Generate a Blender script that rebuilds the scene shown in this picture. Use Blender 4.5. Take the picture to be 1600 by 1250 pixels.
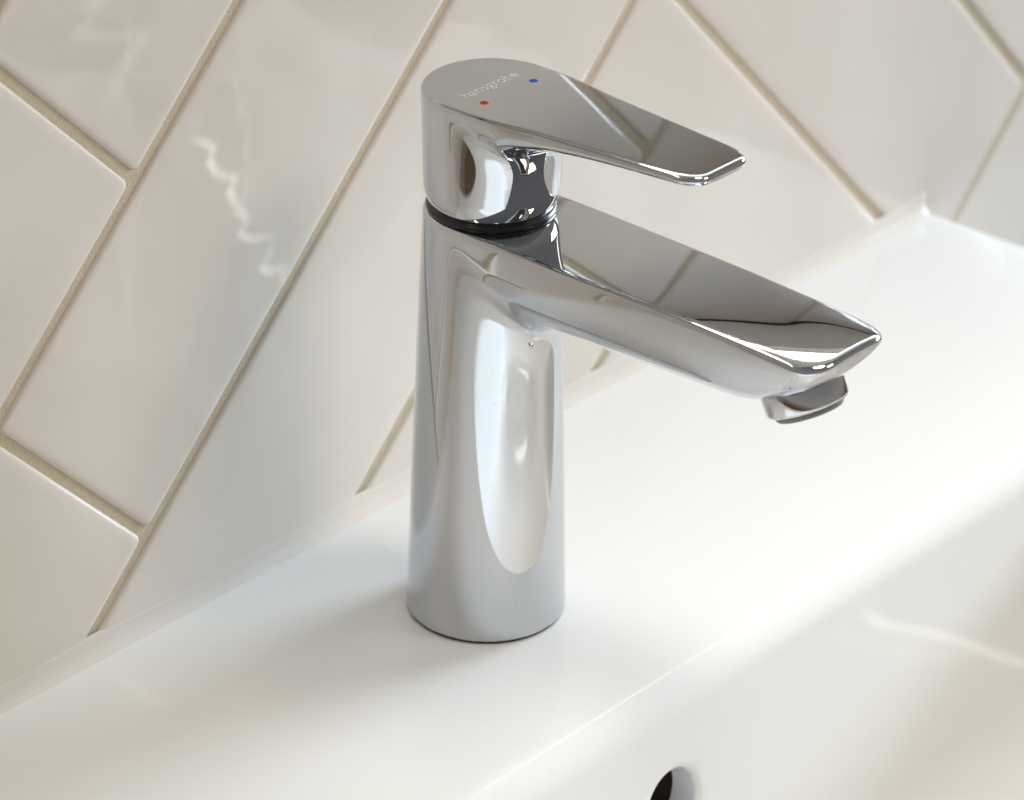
import bpy, bmesh, math, random
import numpy as np
from mathutils import Matrix, Vector

for o in list(bpy.data.objects):
    bpy.data.objects.remove(o, do_unlink=True)
SC = bpy.context.scene
COL = SC.collection
rnd = random.Random(7)
MM = 0.001

# ------------------------------------------------------------------ camera
cam_d = bpy.data.cameras.new('camera')
cam = bpy.data.objects.new('camera', cam_d)
COL.objects.link(cam)
cam.location = (-0.68308, -0.65543, 0.55271)
cam.rotation_euler = (math.radians(61.68), math.radians(-0.88), math.radians(-48.82))
cam_d.sensor_fit = 'HORIZONTAL'
cam_d.sensor_width = 36.0
cam_d.lens = 5946.27 / 1600 * 36.0
cam_d.clip_start = 0.05
cam_d.clip_end = 50
cam_d.dof.use_dof = True
cam_d.dof.focus_distance = 0.985
cam_d.dof.aperture_fstop = 17.0
SC.camera = cam

# ------------------------------------------------------------------ world: the dim room around
world = bpy.data.worlds.new('World')
SC.world = world
world.use_nodes = True
wn, wl = world.node_tree.nodes, world.node_tree.links
wn.clear()
wo = wn.new('ShaderNodeOutputWorld')
wb = wn.new('ShaderNodeBackground')
tc = wn.new('ShaderNodeTexCoord')
sx = wn.new('ShaderNodeSeparateXYZ')
cr = wn.new('ShaderNodeValToRGB')
mr = wn.new('ShaderNodeMapRange')
mr.inputs['From Min'].default_value = -1
mr.inputs['From Max'].default_value = 1
cr.color_ramp.elements[0].position = 0.0
cr.color_ramp.elements[0].color = (0.24, 0.165, 0.11, 1)
cr.color_ramp.elements[1].position = 1.0
cr.color_ramp.elements[1].color = (0.34, 0.38, 0.43, 1)
e = cr.color_ramp.elements.new(0.35); e.color = (0.24, 0.165, 0.11, 1)
e = cr.color_ramp.elements.new(0.44); e.color = (0.80, 0.74, 0.66, 1)
e = cr.color_ramp.elements.new(0.58); e.color = (0.60, 0.58, 0.55, 1)
wl.new(tc.outputs['Generated'], sx.inputs[0])
wl.new(sx.outputs['Z'], mr.inputs['Value'])
wl.new(mr.outputs[0], cr.inputs[0])
wl.new(cr.outputs[0], wb.inputs['Color'])
wb.inputs['Strength'].default_value = 0.42
wl.new(wb.outputs[0], wo.inputs['Surface'])

# ------------------------------------------------------------------ lamps
def area(name, loc, target, sx_, sy_, power, color):
    d = bpy.data.lights.new(name, 'AREA')
    d.shape = 'RECTANGLE'
    d.size, d.size_y = sx_, sy_
    d.energy = power
    d.color = color
    o = bpy.data.objects.new(name, d)
    COL.objects.link(o)
    o.location = loc
    o.rotation_euler = (Vector(target) - Vector(loc)).to_track_quat('-Z', 'Y').to_euler()
    return o
area('window_light', (1.75, -0.42, 0.54), (0, -0.06, 0.03), 0.72, 0.34, 45.0, (0.71, 0.86, 1.0))
area('ceiling_light', (0.02, -0.46, 1.30), (0.02, -0.40, 0.0), 0.55, 0.45, 0.72, (1.0, 0.95, 0.86)).data.spread = math.radians(32)
area('room_light', (0.42, -1.00, 1.20), (0, -0.06, 0.05), 0.45, 0.36, 7.0, (1.0, 0.83, 0.63))
area('mirror_light', (0.05, -0.056, 0.292), (0.05, -0.6, 0.14), 0.70, 0.035, 0.34, (1.0, 0.93, 0.80))


def caustic_gobo(name, loc, a, b_, width, amp, seed, power, color, freq=9.0, detail=1.0):
    """added spot lamp, patterned to throw one wavy line a to b_ (imitates a caustic)"""
    loc, a, b_ = Vector(loc), Vector(a), Vector(b_)
    mid = (a + b_) / 2
    zax = (loc - mid).normalized()
    yax = (b_ - a); yax = (yax - zax * yax.dot(zax)).normalized()
    xax = yax.cross(zax)
    half = (b_ - a).dot(yax) / 2 / (loc - mid).length
    d = bpy.data.lights.new(name, 'SPOT')
    d.energy = power; d.color = color; d.shadow_soft_size = 0.0015
    d.spot_size = 2.4 * math.atan(half * 1.3); d.spot_blend = 0.2
    d.use_nodes = True
    n, l = d.node_tree.nodes, d.node_tree.links
    em = next(q for q in n if q.type == 'EMISSION')
    tc_ = n.new('ShaderNodeTexCoord'); sp = n.new('ShaderNodeSeparateXYZ')
    l.new(tc_.outputs['Normal'], sp.inputs[0])
    def m_(op, p, q=None, clamp=False):
        k_ = n.new('ShaderNodeMath'); k_.operation = op; k_.use_clamp = clamp
        for i_, v_ in enumerate((p, q)):
            if v_ is None: continue
            if isinstance(v_, (int, float)): k_.inputs[i_].default_value = v_
            else: l.new(v_, k_.inputs[i_])
        return k_.outputs[0]
    u = m_('DIVIDE', sp.outputs['X'], m_('ABSOLUTE', sp.outputs['Z'])); v = m_('DIVIDE', sp.outputs['Y'], m_('ABSOLUTE', sp.outputs['Z']))
    t = m_('DIVIDE', v, half)                                  # -1 .. 1 along the line
    nt = n.new('ShaderNodeTexNoise'); nt.noise_dimensions = '1D'
    nt.inputs['Scale'].default_value = freq / 4; nt.inputs['Detail'].default_value = detail; nt.inputs['Roughness'].default_value = 0.55
    l.new(m_('ADD', t, seed), nt.inputs['W'])
    nw = n.new('ShaderNodeTexNoise'); nw.noise_dimensions = '1D'
    nw.inputs['Scale'].default_value = 3.0; nw.inputs['Detail'].default_value = 1.0
    l.new(m_('ADD', t, seed + 40), nw.inputs['W'])
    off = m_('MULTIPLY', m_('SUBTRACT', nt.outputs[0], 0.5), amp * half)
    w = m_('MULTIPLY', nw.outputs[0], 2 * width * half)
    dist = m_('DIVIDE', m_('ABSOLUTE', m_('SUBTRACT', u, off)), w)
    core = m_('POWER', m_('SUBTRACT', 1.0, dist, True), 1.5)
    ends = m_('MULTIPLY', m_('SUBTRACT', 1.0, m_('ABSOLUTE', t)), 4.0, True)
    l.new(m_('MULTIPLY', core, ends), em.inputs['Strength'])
    o = bpy.data.objects.new(name, d); COL.objects.link(o)
    o.matrix_world = Matrix(((xax.x, yax.x, zax.x, loc.x), (xax.y, yax.y, zax.y, loc.y), (xax.z, yax.z, zax.z, loc.z), (0, 0, 0, 1)))
caustic_gobo('glint_light', (-0.30, -0.50, 0.34), (-0.0185, 0, 0.084), (-0.0525, 0, 0.148), 0.042, 0.72, 3.3, 13.0, (0.86, 0.94, 1.0), 11.0, 2.0)
caustic_gobo('glint_light_tile', (-0.30, -0.50, 0.34), (-0.074, 0, 0.158), (-0.084, 0, 0.200), 0.30, 1.3, 8.1, 1.8, (0.97, 0.98, 1.0), 7.0)
caustic_gobo('glint_light_bowl', (0.10, -0.75, 0.55), (0.0785, -0.130, -0.006), (0.195, -0.131, -0.089), 0.03, 0.12, 1.7, 10.0, (1.0, 0.95, 0.88), 6.0)
caustic_gobo('glint_light_deck', (-0.25, -0.35, 0.60), (-0.0955, -0.0108, 0), (-0.0975, -0.030, 0), 0.07, 0.25, 5.2, 7.0, (1.0, 0.96, 0.9), 5.0)

SC.view_settings.view_transform = 'Standard'
SC.view_settings.look = 'None'
SC.view_settings.exposure = 0.0
SC.view_settings.gamma = 1.0
SC.view_settings.use_curve_mapping = False
SC.cycles.max_bounces = 16
SC.cycles.glossy_bounces = 10
SC.cycles.diffuse_bounces = 6
SC.cycles.sample_clamp_indirect = 6.0
SC.cycles.blur_glossy = 0.3

# ------------------------------------------------------------------ materials
def mat(name, color, rough=0.5, metal=0.0, spec=0.5, coat=0.0):
    m = bpy.data.materials.new(name)
    m.use_nodes = True
    b = m.node_tree.nodes['Principled BSDF']
    b.inputs['Base Color'].default_value = (*color, 1)
    b.inputs['Roughness'].default_value = rough
    b.inputs['Metallic'].default_value = metal
    b.inputs['Specular IOR Level'].default_value = spec
    b.inputs['Coat Weight'].default_value = coat
    return m, m.node_tree.nodes, m.node_tree.links, b

def noise(n, scale, detail=2.0, rough=0.5):
    t = n.new('ShaderNodeTexNoise')
    t.inputs['Scale'].default_value = scale
    t.inputs['Detail'].default_value = detail
    t.inputs['Roughness'].default_value = rough
    return t

# chrome with faint dust and smears
M_CHROME, n, l, b = mat('chrome', (0.60, 0.61, 0.63), 0.02, 1.0)
tcn = n.new('ShaderNodeTexCoord')
t1 = noise(n, 900.0, 1.0); t2 = noise(n, 45.0, 4.0, 0.6)
l.new(tcn.outputs['Object'], t1.inputs[0]); l.new(tcn.outputs['Object'], t2.inputs[0])
r1 = n.new('ShaderNodeMapRange')
r1.inputs['From Min'].default_value = 0.76; r1.inputs['From Max'].default_value = 0.80
r1.inputs['To Min'].default_value = 0.0; r1.inputs['To Max'].default_value = 0.14
l.new(t1.outputs[0], r1.inputs[0])
r2 = n.new('ShaderNodeMapRange')
r2.inputs['From Min'].default_value = 0.45; r2.inputs['From Max'].default_value = 0.75
r2.inputs['To Min'].default_value = 0.01; r2.inputs['To Max'].default_value = 0.03
l.new(t2.outputs[0], r2.inputs[0])
ad = n.new('ShaderNodeMath'); ad.operation = 'ADD'
l.new(r1.outputs[0], ad.inputs[0]); l.new(r2.outputs[0], ad.inputs[1])
l.new(ad.outputs[0], b.inputs['Roughness'])
r3 = n.new('ShaderNodeMapRange'); r3.inputs['From Min'].default_value = 0.775; r3.inputs['From Max'].default_value = 0.80
r3.inputs['To Min'].default_value = 1.0; r3.inputs['To Max'].default_value = 0.8
l.new(t1.outputs[0], r3.inputs[0]); l.new(r3.outputs[0], b.inputs['Metallic'])

# glazed cream tile, hand-made looking surface
M_TILE, n, l, b = mat('tile_glaze', (0.60, 0.53, 0.43), 0.065, 0.0, 0.5, 0.0)
tcn = n.new('ShaderNodeTexCoord'); oi = n.new('ShaderNodeObjectInfo')
vm = n.new('ShaderNodeVectorMath'); vm.operation = 'SCALE'
vm.inputs[0].default_value = (3.1, 5.7, 1.9)
l.new(oi.outputs['Random'], vm.inputs['Scale'])
va = n.new('ShaderNodeVectorMath'); va.operation = 'ADD'
l.new(tcn.outputs['Object'], va.inputs[0]); l.new(vm.outputs[0], va.inputs[1])
t1 = noise(n, 11.0, 1.5); l.new(va.outputs[0], t1.inputs[0])
t2 = noise(n, 42.0, 1.5); l.new(va.outputs[0], t2.inputs[0])
b1 = n.new('ShaderNodeBump'); b1.inputs['Strength'].default_value = 0.7; b1.inputs['Distance'].default_value = 0.005
l.new(t1.outputs[0], b1.inputs['Height'])
b2 = n.new('ShaderNodeBump'); b2.inputs['Strength'].default_value = 0.8; b2.inputs['Distance'].default_value = 0.0006
l.new(t2.outputs[0], b2.inputs['Height']); l.new(b1.outputs[0], b2.inputs['Normal'])
l.new(b2.outputs[0], b.inputs['Normal'])
mx = n.new('ShaderNodeMix'); mx.data_type = 'RGBA'
mx.inputs['A'].default_value = (0.715, 0.655, 0.59, 1); mx.inputs['B'].default_value = (0.755, 0.70, 0.64, 1)
t3 = noise(n, 18.0, 3.0); l.new(va.outputs[0], t3.inputs[0])
l.new(t3.outputs[0], mx.inputs['Factor'])
hv = n.new('ShaderNodeHueSaturation'); l.new(mx.outputs['Result'], hv.inputs['Color'])
vr = n.new('ShaderNodeMapRange'); vr.inputs['To Min'].default_value = 0.96; vr.inputs['To Max'].default_value = 1.03
l.new(oi.outputs['Random'], vr.inputs[0]); l.new(vr.outputs[0], hv.inputs['Value'])
l.new(hv.outputs[0], b.inputs['Base Color'])

# sandy grout
M_GROUT, n, l, b = mat('grout', (0.36, 0.30, 0.20), 0.9, 0.0, 0.2)
tcn = n.new('ShaderNodeTexCoord')
t1 = noise(n, 1500.0, 2.0); l.new(tcn.outputs['Object'], t1.inputs[0])
mx = n.new('ShaderNodeMix'); mx.data_type = 'RGBA'
mx.inputs['A'].default_value = (0.47, 0.40, 0.29, 1); mx.inputs['B'].default_value = (0.66, 0.575, 0.44, 1)
l.new(t1.outputs[0], mx.inputs['Factor']); l.new(mx.outputs['Result'], b.inputs['Base Color'])
bp = n.new('ShaderNodeBump'); bp.inputs['Strength'].default_value = 0.6; bp.inputs['Distance'].default_value = 0.0005
l.new(t1.outputs[0], bp.inputs['Height']); l.new(bp.outputs[0], b.inputs['Normal'])

# sanitary ceramic
M_CERAMIC, n, l, b = mat('white_ceramic', (0.81, 0.81, 0.80), 0.10, 0.0, 0.5)
tcn = n.new('ShaderNodeTexCoord')
t1 = noise(n, 9.0, 2.0); l.new(tcn.outputs['Object'], t1.inputs[0])
bp = n.new('ShaderNodeBump'); bp.inputs['Strength'].default_value = 0.1; bp.inputs['Distance'].default_value = 0.003
l.new(t1.outputs[0], bp.inputs['Height']); l.new(bp.outputs[0], b.inputs['Normal'])
M_SEAL, n, l, b = mat('silicone', (0.755, 0.705, 0.645), 0.16, 0.0, 0.5)
tcn = n.new('ShaderNodeTexCoord')
t1 = noise(n, 60.0, 3.0); l.new(tcn.outputs['Object'], t1.inputs[0])
bp = n.new('ShaderNodeBump'); bp.inputs['Strength'].default_value = 0.12; bp.inputs['Distance'].default_value = 0.002
l.new(t1.outputs[0], bp.inputs['Height']); l.new(bp.outputs[0], b.inputs['Normal'])
M_BLACK = mat('black_rubber', (0.012, 0.012, 0.014), 0.25)[0]
M_INSERT = mat('grey_plastic', (0.16, 0.18, 0.18), 0.45)[0]
M_PAINT = mat('pale_paint', (0.62, 0.60, 0.56), 0.5)[0]
M_RED = mat('red_mark', (0.36, 0.012, 0.008), 0.5, 0.0, 0.15)[0]
M_BLUE = mat('blue_mark', (0.006, 0.07, 0.42), 0.5, 0.0, 0.15)[0]
M_TEXT = mat('etched_lettering', (0.60, 0.58, 0.555), 0.55, 0.0)[0]
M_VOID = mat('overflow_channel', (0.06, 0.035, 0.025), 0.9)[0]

# ------------------------------------------------------------------ object helpers
def link(name, me, m, parent=None, smooth=True):
    if m is not None and not me.materials:
        me.materials.append(m)
    o = bpy.data.objects.new(name, me)
    COL.objects.link(o)
    o.parent = parent
    if smooth:
        me.polygons.foreach_set('use_smooth', [True] * len(me.polygons))
    return o

def empty(name, loc, label, cat):
    o = bpy.data.objects.new(name, None)
    COL.objects.link(o)
    o.location = loc
    o.empty_display_size = 0.02
    o['label'] = label; o['category'] = cat
    return o

def pydata(name, v, f):
    me = bpy.data.meshes.new(name)
    me.from_pydata([tuple(map(float, p)) for p in v], [], f)
    me.update()
    return me

def lathe(prof, seg=96, cap_start=False, cap_end=False):
    """prof: (r, z) list in metres, revolved about z"""
    v, f = [], []
    for r, z in prof:
        for i in range(seg):
            a = 2 * math.pi * i / seg
            v.append((r * math.cos(a), r * math.sin(a), z))
    for k in range(len(prof) - 1):
        for i in range(seg):
            j = (i + 1) % seg
            f.append((k * seg + i, k * seg + j, (k + 1) * seg + j, (k + 1) * seg + i))
    if cap_start: f.append(tuple(reversed(range(seg))))
    if cap_end: f.append(tuple(range((len(prof) - 1) * seg, len(prof) * seg)))
    return v, f

# smooth surface from an implicit function (surface nets, then projected on the surface)
def implicit(name, F, lo, hi, h):
    ax = [np.arange(lo[i], hi[i] + h, h) for i in range(3)]
    X, Y, Z = np.meshgrid(*ax, indexing='ij')
    V = F(X, Y, Z)
    S = V < 0
    c = [S[a:S.shape[0] - 1 + a, b_:S.shape[1] - 1 + b_, d:S.shape[2] - 1 + d] for a in (0, 1) for b_ in (0, 1) for d in (0, 1)]
    cnt = sum(k.astype(np.int8) for k in c)
    act = (cnt > 0) & (cnt < 8)
    idx = -np.ones(act.shape, np.int64)
    cells = np.argwhere(act)
    idx[act] = np.arange(len(cells))
    acc = np.zeros((len(cells), 3)); num = np.zeros(len(cells))
    corners = [(a, b_, d) for a in (0, 1) for b_ in (0, 1) for d in (0, 1)]
    for i in range(8):
        for j in range(i + 1, 8):
            di = np.array(corners[j]) - np.array(corners[i])
            if np.abs(di).sum() != 1: continue
            A = cells + corners[i]; B = cells + corners[j]
            va = V[A[:, 0], A[:, 1], A[:, 2]]; vb = V[B[:, 0], B[:, 1], B[:, 2]]
            m = (va < 0) != (vb < 0)
            t = va[m] / (va[m] - vb[m])
            acc[m] += A[m] + t[:, None] * di
            num[m] += 1
    P = np.array(lo) + acc / num[:, None] * h
    faces = []
    for d in range(3):
        e1, e2 = [(1, 2), (2, 0), (0, 1)][d]
        sl0 = [slice(None)] * 3; sl1 = [slice(None)] * 3
        sl0[d] = slice(0, -1); sl1[d] = slice(1, None)
        a, b_ = S[tuple(sl0)], S[tuple(sl1)]
        E_ = np.argwhere(a != b_)
        ok = (E_[:, e1] > 0) & (E_[:, e2] > 0) & (E_[:, e1] < S.shape[e1] - 1) & (E_[:, e2] < S.shape[e2] - 1)
        E_ = E_[ok]
        ins = a[E_[:, 0], E_[:, 1], E_[:, 2]]
        q = []
        for o1, o2 in ((-1, -1), (0, -1), (0, 0), (-1, 0)):
            cc = E_.copy(); cc[:, e1] += o1; cc[:, e2] += o2
            q.append(idx[cc[:, 0], cc[:, 1], cc[:, 2]])
        q = np.stack(q, 1)
        q[~ins] = q[~ins][:, ::-1]
        faces.append(q)
    Q = np.concatenate(faces)
    def grad(P):
        g = np.empty_like(P); ee = 0.02
        for k in range(3):
            d = np.zeros(3); d[k] = ee
            g[:, k] = (F(*(P + d).T) - F(*(P - d).T)) / (2 * ee)
        return g
    for it in range(6):
        g = grad(P); v = F(*P.T)
        st = (v / np.maximum((g * g).sum(1), 1e-6))[:, None] * g
        ln = np.linalg.norm(st, axis=1, keepdims=True)
        P = P - st * np.minimum(1, 0.4 * h / np.maximum(ln, 1e-9))
    N = grad(P); N /= np.maximum(np.linalg.norm(N, axis=1, keepdims=True), 1e-9)
    me = bpy.data.meshes.new(name)
    me.vertices.add(len(P)); me.vertices.foreach_set('co', (P * MM).astype(np.float32).ravel())
    me.loops.add(len(Q) * 4); me.loops.foreach_set('vertex_index', Q.astype(np.int32).ravel())
    me.polygons.add(len(Q)); me.polygons.foreach_set('loop_start', np.arange(0, len(Q) * 4, 4, dtype=np.int32))
    me.update(calc_edges=True)
    me.polygons.foreach_set('use_smooth', [True] * len(me.polygons))
    me.normals_split_custom_set_from_vertices([tuple(x) for x in N])
    return me

def smax(a, b_, k):
    h_ = np.maximum(k - np.abs(a - b_), 0) / k
    return np.maximum(a, b_) + h_ * h_ * k * 0.25
def sstep(a, b_, x):
    t = np.clip((x - a) / (b_ - a), 0, 1)
    return t * t * (3 - 2 * t)
def softplus(x, w):
    return w * np.logaddexp(0, x / w)

# ------------------------------------------------------------------ wall with herringbone tiles (75 x 300)
W_, L_, G_ = 75.0, 297.26, 2.8
U0, V1 = -30.13, -145.63
wall_v = [(-0.75, 0.0009, -0.35), (1.35, 0.0009, -0.35), (1.35, 0.0009, 1.15), (-0.75, 0.0009, 1.15),
          (-0.75, 0.06, -0.35), (1.35, 0.06, -0.35), (1.35, 0.06, 1.15), (-0.75, 0.06, 1.15)]
wall = link('wall', pydata('wall', wall_v, [(0, 1, 2, 3), (5, 4, 7, 6), (4, 0, 3, 7), (1, 5, 6, 2), (3, 2, 6, 7), (4, 5, 1, 0)]), M_GROUT, smooth=False)
wall['kind'] = 'structure'
wall['label'] = 'cream glazed herringbone tile wall with sandy grout behind washbasin'

def tile_mesh():
    hw, hl = (W_ - G_) / 2, (L_ - G_) / 2
    prof = [(0.0, 5.0), (0.0, 1.5), (0.2, 0.8), (0.6, 0.32), (1.2, 0.12), (2.2, 0.03), (4.0, 0.0)]   # inset, depth behind face
    v, f = [], []
    C = 4
    for ins, dep in prof:
        rc = max(2.2 - ins * 0.2, 1.0)
        for cx, cy, a0 in ((1, 1, 0), (-1, 1, 90), (-1, -1, 180), (1, -1, 270)):
            for i in range(C):
                a = math.radians(a0 + 90 * i / (C - 1))
                v.append(((cx * (hl - ins - rc) + rc * math.cos(a)) * MM, dep * MM, (cy * (hw - ins - rc) + rc * math.sin(a)) * MM))
    n_ = 4 * C
    for k in range(len(prof) - 1):
        for i in range(n_):
            j = (i + 1) % n_
            f.append((k * n_ + i, k * n_ + j, (k + 1) * n_ + j, (k + 1) * n_ + i))
    f.append(tuple(range((len(prof) - 1) * n_, len(prof) * n_)))
    me = pydata('tile', v, f)
    bm = bmesh.new(); bm.from_mesh(me); bmesh.ops.recalc_face_normals(bm, faces=bm.faces[:]); bm.to_mesh(me); bm.free()
    return me
TILE = tile_mesh()
def wall_tile(u, v, direction):
    # u up-right, v down-right on the wall (mm, centre of the tile)
    x = (u + v) / math.sqrt(2) * MM; z = (u - v) / math.sqrt(2) * MM
    if not (-0.75 < x < 1.2 and -0.22 < z < 0.36): return
    o = link('tile', TILE, M_TILE, wall)
    a = -math.radians(45) if direction == 'A' else math.radians(45)
    o.location = (x, 0, z)
    o.rotation_euler = (math.radians(rnd.gauss(0, 0.015)), a, math.radians(rnd.gauss(0, 0.008)))
for i in range(-6, 10):
    for k in range(-14, 16):
        # lattice: (u,v) shift k*(-W,+W) and i*(L-W, L+W)
        du = -k * W_ + i * (L_ - W_); dv = k * W_ + i * (L_ + W_)
        wall_tile(U0 + du + L_ / 2, V1 + dv + W_ / 2, 'A')
        wall_tile(U0 + du + L_ - W_ / 2, V1 + dv + W_ + L_ / 2, 'B')

# added panel in place of an unseen mirror cabinet; its overhang shades the tiles
def box(name, lo, hi, m):
    v = [(x, y, z) for x in (lo[0], hi[0]) for y in (lo[1], hi[1]) for z in (lo[2], hi[2])]
    return link(name, pydata(name, v, [(0, 1, 3, 2), (4, 6, 7, 5), (0, 4, 5, 1), (2, 3, 7, 6), (0, 2, 6, 4), (1, 5, 7, 3)]), m, smooth=False)
up = box('cabinet_standin', (-0.75, -0.050, 0.262), (1.35, 0.0, 1.15), M_PAINT); up['kind'] = 'structure'
up['label'] = 'plain pale panel standing in for an unseen mirror cabinet above the tiles'
tr = box('gap_strip', (-0.75, -0.0020, 0.2606), (1.35, 0.0, 0.2619), M_BLACK); tr.parent = up  # black strip put in as the shadow gap under the panel

# ------------------------------------------------------------------ washbasin
basin = empty('washbasin', (0, -0.25, 0), 'white ceramic washbasin set against the tiled wall', 'washbasin')
XL, XR, YB, YF = -265.0, 292.0, -0.3, -470.0
XC, XB = (XL + XR) / 2, (XR - XL) / 2
RX, RY0, RY1 = XB - 36, -117.0, -435.0      # bowl opening at deck level
CYB = (RY0 + RY1) / 2
def rrect(hx, hy, rc, cx, cy, z, n_side, n_cor):
    """loop of points; starts on the back side at +x corner end, going -x"""
    pts = []
    def seg(p, q, n):
        for i in range(n):
            t = i / n
            pts.append((p[0] + (q[0] - p[0]) * t, p[1] + (q[1] - p[1]) * t, z))
    def arc(ccx, ccy, a0, n):
        for i in range(n):
            a = math.radians(a0 + 90 * i / n)
            pts.append((ccx + rc * math.cos(a), ccy + rc * math.sin(a), z))
    seg((cx + hx - rc, cy + hy), (cx - hx + rc, cy + hy), n_side[0])
    arc(cx - hx + rc, cy + hy - rc, 90, n_cor)
    seg((cx - hx, cy + hy - rc), (cx - hx, cy - hy + rc), n_side[1])
    arc(cx - hx + rc, cy - hy + rc, 180, n_cor)
    seg((cx - hx + rc, cy - hy), (cx + hx - rc, cy - hy), n_side[0])
    arc(cx + hx - rc, cy - hy + rc, 270, n_cor)
    seg((cx + hx, cy - hy + rc), (cx + hx, cy + hy - rc), n_side[1])
    arc(cx + hx - rc, cy + hy - rc, 0, n_cor)
    return pts
NS, NC = (64, 40), 16
loops = []
def outer(ins, z, rc):
    loops.append(rrect(XB - ins, (YB - YF) / 2 - ins, rc, XC, (YB + YF) / 2, z, NS, NC))
outer(0, -130, 4); outer(0, -2, 4)
for a in (20, 45, 70, 90):
    outer(2 - 2 * math.cos(math.radians(a)), -2 + 2 * math.sin(math.radians(a)), 4)
HX0, HY0 = RX, (RY0 - RY1) / 2
def inner(ins, z, rc):
    loops.append(rrect(HX0 - ins, HY0 - ins, rc, XC, CYB, z, NS, NC))
inner(-14, 0, 56); inner(-5, 0, 50)
RR = 10.0
for a in range(0, 85, 7):          # rolled rim
    r_ = math.radians(a)
    inner(RR * math.sin(r_) , -RR + RR * math.cos(r_), 46)
sl = math.tan(math.radians(6))
i0, z0 = RR * math.sin(math.radians(84)), -RR + RR * math.cos(math.radians(84))
zs = [-13, -16, -19, -22, -50, -54, -60, -68, -76]
for z in zs:
    inner(i0 + (z0 - z) * sl, z, 46)
K_PATCH = (len(loops) - len(zs) + 3, len(loops) - len(zs) + 4)     # straight wall between z=-22 and z=-50
i1, z1 = i0 + (z0 + 76) * sl, -76
FR = 30.0
for a in range(8, 90, 8):          # sweep into the floor
    r_ = math.radians(a)
    inner(i1 + FR * (1 - math.cos(r_)), z1 - FR * math.sin(r_), 46 + a * 0.1)
NL = len(loops[0])
# floor: morph to the drain circle
last = loops[-1]
DRX, DRY, DRR = XC, CYB + 15, 22.0
for t in (0.06, 0.25, 0.5, 0.75, 0.92, 1.0):
    lp = []
    for (x, y, z) in last:
        a = math.atan2(y - DRY, x - DRX)
        cx_, cy_ = DRX + DRR * math.cos(a), DRY + DRR * math.sin(a)
        lp.append((x + (cx_ - x) * t, y + (cy_ - y) * t, z - 1.5 - 5 * t))
    loops.append(lp)
loops.append([(x, y, z - 12) for x, y, z in loops[-1]])
V, Fc = [], []
for lp in loops: V += [(x * MM, (y + 250) * MM, z * MM) for x, y, z in lp]
# overflow hole cut in the straight back wall
HXc, HZ, HR = -1.5, -35.2, 10.5
i_lo = next(i for i, p_ in enumerate(loops[K_PATCH[0]][:NS[0]]) if p_[0] < 16)
i_hi = next(i for i, p_ in enumerate(loops[K_PATCH[0]][:NS[0]]) if p_[0] < -16)
for k in range(len(loops) - 1):
    for i in range(NL):
        j = (i + 1) % NL
        if k == K_PATCH[0] and i_lo <= i < i_hi: continue
        Fc.append((k * NL + i, k * NL + j, (k + 1) * NL + j, (k + 1) * NL + i))
ring = [K_PATCH[0] * NL + i for i in range(i_lo, i_hi + 1)] + [K_PATCH[1] * NL + i for i in range(i_hi, i_lo - 1, -1)]
def wall_y(z): return RY0 - (i0 + (z0 - z) * sl)
# subdivide patch boundary ring into hole loops by angle
HN = 64
def hole_loop(r, push):
    base = len(V)
    for i in range(HN):
        a = 2 * math.pi * i / HN
        z = HZ + r * math.sin(a)
        V.append(((HXc + r * math.cos(a)) * MM, (wall_y(z) + push + 250) * MM, z * MM))
    return list(range(base, base + HN))
h0 = hole_loop(HR + 2.2, 0)
# stitch rectangle ring to outer hole loop by angle
def ang(vi):
    return math.atan2(V[vi][2] / MM - HZ, V[vi][0] / MM - HXc) % (2 * math.pi)
R_ = sorted(ring, key=ang); H_ = sorted(h0, key=ang)
ri = hi = 0
while ri < len(R_) or hi < len(H_):
    ra = ang(R_[ri % len(R_)]) + (2 * math.pi if ri >= len(R_) else 0)
    ha = ang(H_[hi % len(H_)]) + (2 * math.pi if hi >= len(H_) else 0)
    ra2 = ang(R_[(ri + 1) % len(R_)]) + (2 * math.pi if ri + 1 >= len(R_) else 0)
    ha2 = ang(H_[(hi + 1) % len(H_)]) + (2 * math.pi if hi + 1 >= len(H_) else 0)
    if hi >= len(H_) or (ri < len(R_) and ra2 <= ha2):
        Fc.append((R_[ri % len(R_)], R_[(ri + 1) % len(R_)], H_[hi % len(H_)])); ri += 1
    else:
        Fc.append((R_[ri % len(R_)], H_[(hi + 1) % len(H_)], H_[hi % len(H_)])); hi += 1
prev = h0
for r, push in [(HR + 1.2, 0.12), (HR + 0.5, 0.5), (HR + 0.1, 1.2), (HR, 2.2), (HR, 9.0)]:
    nx_ = hole_loop(r, push)
    for i in range(HN):
        j = (i + 1) % HN
        Fc.append((prev[i], prev[j], nx_[j], nx_[i]))
    prev = nx_
me = pydata('basin_shell', V, Fc)
bm = bmesh.new(); bm.from_mesh(me); bmesh.ops.recalc_face_normals(bm, faces=bm.faces[:])
bm.to_mesh(me); bm.free()
link('basin_shell', me, M_CERAMIC, basin)
# dark channel behind the overflow hole
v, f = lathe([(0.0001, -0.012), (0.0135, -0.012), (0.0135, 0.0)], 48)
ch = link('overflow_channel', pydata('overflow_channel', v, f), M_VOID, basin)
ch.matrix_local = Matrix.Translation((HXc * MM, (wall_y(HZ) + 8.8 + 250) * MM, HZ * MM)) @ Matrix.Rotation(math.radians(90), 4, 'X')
ch['label'] = 'dark round overflow opening in the back of the bowl'
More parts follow.
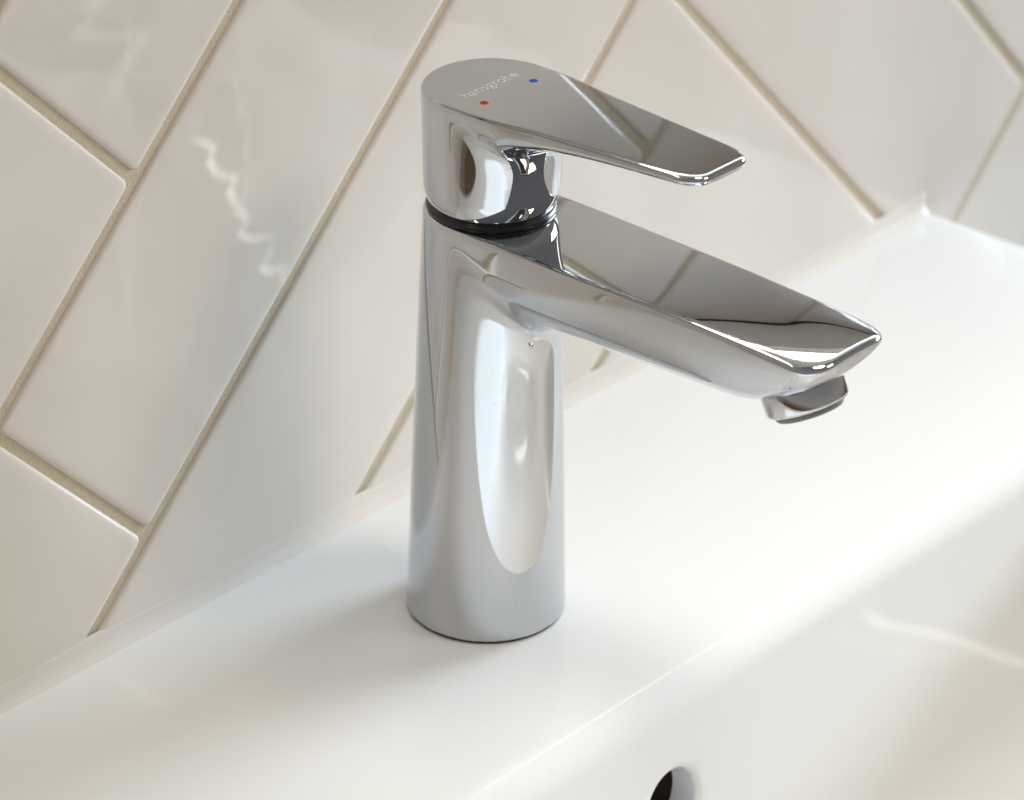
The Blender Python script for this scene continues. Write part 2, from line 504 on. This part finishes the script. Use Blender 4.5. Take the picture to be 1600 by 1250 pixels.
# drain
zd = loops[-2][0][2] * MM
v, f = lathe([(0.0005, 0.004), (0.014, 0.0036), (0.017, 0.002), (0.0172, 0.0), (0.0172, -0.004), (0.0185, -0.004), (0.019, 0.0006), (0.022, 0.0014), (0.0245, 0.0012), (0.0255, 0.0002), (0.0255, -0.003)], 64, cap_start=True)
dr = link('drain', pydata('drain', v, f), M_CHROME, basin)
dr.location = (DRX * MM, (DRY + 250) * MM, zd)
# silicone bead in the angle between deck and tiles
prof = [(0.3, 6.6), (-0.05, 6.2), (-0.07, 5.4), (-0.10, 4.4), (-0.16, 3.4), (-0.32, 2.5), (-0.65, 1.7), (-1.2, 0.95), (-1.9, 0.4), (-2.6, 0.1), (-2.9, -0.2), (-0.8, -0.2)]
v, f = [], []
NX = 240
for i in range(NX + 1):
    x = XL + 1 + (XR - XL - 2) * i / NX
    wob = 1 + 0.06 * math.sin(x * 0.045) + 0.03 * math.sin(x * 0.13 + 1)
    end = 1.0 + (0.12 * max(0, (x - 276) / 15) if x > 276 else 0)
    for y, z in prof:
        v.append((x * MM, (y * (0.9 + 0.1 * wob) + 250) * MM, z * (wob * end if z > 0 else 1) * MM))
P_ = len(prof)
for i in range(NX):
    for k in range(P_ - 1):
        f.append((i * P_ + k, i * P_ + k + 1, (i + 1) * P_ + k + 1, (i + 1) * P_ + k))
f.append(tuple(range(P_))); f.append(tuple(reversed(range(NX * P_, NX * P_ + P_))))
me = pydata('sealant_bead', v, f)
bm = bmesh.new(); bm.from_mesh(me); bmesh.ops.recalc_face_normals(bm, faces=bm.faces[:]); bm.to_mesh(me); bm.free()
sb = link('sealant_bead', me, M_SEAL, basin)
sb['label'] = 'thin translucent silicone bead along the back edge'

# ------------------------------------------------------------------ faucet (local frame: x right, y to the wall, z up, in mm)
YFAU = -59.5
faucet = empty('faucet', (0, YFAU * MM, 0), 'polished chrome single-lever basin mixer tap standing on the washbasin deck', 'faucet')

ZT = 122.5
def F_body(x, y, z):
    s = -y
    r = 22.15 - 0.0262 * z - 0.00005 * z * z
    n1 = np.abs(s) / r + 1e-4
    b_ = 24.6 - 0.03 * np.maximum(s - 50, 0) - 0.50 * softplus(s - 94, 3.0)
    b_ = np.maximum(b_, 6.0)
    tp = np.clip((s - 62) / 55, 0, 1.1)
    zt = ZT - 0.5 * np.clip((s - 96) / 24, 0, 1.2) ** 3 - 1.3 * tp ** 2 * (np.abs(x) / 16.0) ** 3 - 0.25 * (x / 18.0) ** 2
    n2 = np.maximum(zt - z, 0.0) / b_ + np.maximum(-s, 0) * 0.5 + 1e-4
    p = 6.0
    m1, m2 = n1 + 0.5, n2 + 0.5
    N = np.maximum(m1 * m2 / (m1 ** p + m2 ** p) ** (1 / p) - 0.5, 1e-4)
    w = n1 ** 4 / (n1 ** 4 + n2 ** 4) * sstep(0.3 * r, 1.7 * r, s)
    as_ = 18.35 - 0.026 * np.maximum(s - 18, 0)
    a = r * (1 - w) + as_ * w
    mexp = 2.0 + 0.35 * w
    ds = (((np.abs(x) / a + 1e-6) ** mexp + N ** mexp) ** (1 / mexp) - 1) * 18.0
    df = s - 120.4 + 0.45 * (zt - z)
    d = smax(ds, df, 9.0)
    d = smax(d, z - zt, 1.5 + 1.2 * np.clip((s - 60) / 57, 0, 1) ** 2)
    d = smax(d, 0.6 - z, 0.8)
    return d
body = link('body', implicit('body', F_body, (-24, -121, -1), (24, 24, 125), 0.75), M_CHROME, faucet)

ZH = 156.8
def F_handle(x, y, z):
    s = -y
    r = 18.05 + 0.028 * (z - 128) - 1.7 * np.clip((129.8 - z) / 6.0, 0, 1.2) ** 2
    n1 = np.abs(s) / r + 1e-4
    b_ = 4.0 + 6.5 * np.exp(-np.maximum(s - 16, 0) / 14.0)
    zt = ZH + 0.012 * np.maximum(s, 0)
    n2 = np.maximum(zt - z, 0.0) / b_ + np.maximum(-s, 0) * 0.5 + 1e-4
    p = 5.0
    m1, m2 = n1 + 0.5, n2 + 0.5
    N = np.maximum(m1 * m2 / (m1 ** p + m2 ** p) ** (1 / p) - 0.5, 1e-4)
    w = n1 ** 4 / (n1 ** 4 + n2 ** 4) * sstep(0.2 * r, 1.5 * r, s)
    as_ = 18.75 - 0.092 * np.maximum(s, 0) - 0.0001 * np.maximum(s, 0) ** 2
    a = r * (1 - w) + as_ * w
    mexp = 2.0 + 1.6 * w
    ds = (((np.abs(x) / a + 1e-6) ** mexp + N ** mexp) ** (1 / mexp) - 1) * 18.0
    df = s - 77.4 + 0.2 * (zt - z)
    d = smax(ds, df, 8.0)
    d = smax(d, z - zt, 1.3 + 0.9 * np.clip((s - 20) / 50, 0, 1))
    d = smax(d, 123.9 - z, 0.8)
    return d
handle = link('handle', implicit('handle', F_handle, (-21, -79, 124), (21, 22, 160), 0.55), M_CHROME, faucet)

v, f = lathe([(0.0100, 0.1222), (0.0171, 0.1222), (0.0174, 0.1228), (0.0174, 0.1237), (0.0169, 0.1240), (0.0163, 0.1242), (0.0163, 0.1252), (0.0100, 0.1252)], 128)
link('seal_ring', pydata('seal_ring', v, f), M_BLACK, faucet)['label'] = 'black sealing ring under the lever'
v, f = lathe([(0.0100, 0.00005), (0.0216, 0.00005), (0.0217, 0.0004), (0.0216, 0.0009), (0.0100, 0.0009)], 128)
link('base_gasket', pydata('base_gasket', v, f), M_BLACK, faucet)

# aerator
TA = math.radians(26)
v, f = lathe([(0.0095, 0.014), (0.0108, 0.013), (0.0110, 0.0010), (0.0107, 0.0003), (0.0101, 0.0), (0.0096, 0.0002), (0.0093, 0.0008), (0.0092, 0.004)], 96)
aer = link('aerator', pydata('aerator', v, f), M_CHROME, faucet)
aer['label'] = 'round chrome aerator under the spout tip'
aer.location = (0, -0.1060, 0.1014)
aer.rotation_euler = (-TA, 0, 0)
v, f = lathe([(0.0090, 0.004), (0.0090, -0.0010), (0.0086, -0.0016), (0.0075, -0.0018), (0.0070, -0.0012), (0.0001, -0.0008)], 64)
link('aerator_insert', pydata('aerator_insert', v, f), M_INSERT, aer)

# markings on the lever
ft = bpy.data.curves.new('brand_lettering', 'FONT')
ft.body = 'hansgrohe'
ft.size = 0.0040
ft.space_character = 1.04
ft.align_x = 'CENTER'
ft.extrude = 0.00002
ft.offset = -0.00003
tmp = bpy.data.objects.new('tmp', ft)
COL.objects.link(tmp)
bpy.context.view_layer.update()
me = bpy.data.meshes.new_from_object(tmp.evaluated_get(bpy.context.evaluated_depsgraph_get()))
bpy.data.objects.remove(tmp, do_unlink=True)
me.name = 'brand_lettering'
xs = [q.co.x for q in me.vertices]
k = 0.0202 / (max(xs) - min(xs))
for q in me.vertices: q.co.x *= k; q.co.y *= k
me.materials.clear()
tx = link('brand_lettering', me, M_TEXT, handle, smooth=False)
tx.location = (-0.0006, -0.0007, (ZH + 0.035) * MM)
def dot(x, m, label):
    v, f = lathe([(0.00115, -0.0001), (0.00115, 0.00002), (0.00105, 0.00005)], 32, cap_end=True)
    o = link('marking_dot', pydata('marking_dot', v, f), m, handle, smooth=False)
    o.location = (x, -0.0058, (ZH + 0.07) * MM)
    o['label'] = label
dot(-0.0101, M_RED, 'small red hot-water dot')
dot(0.0092, M_BLUE, 'small blue cold-water dot')
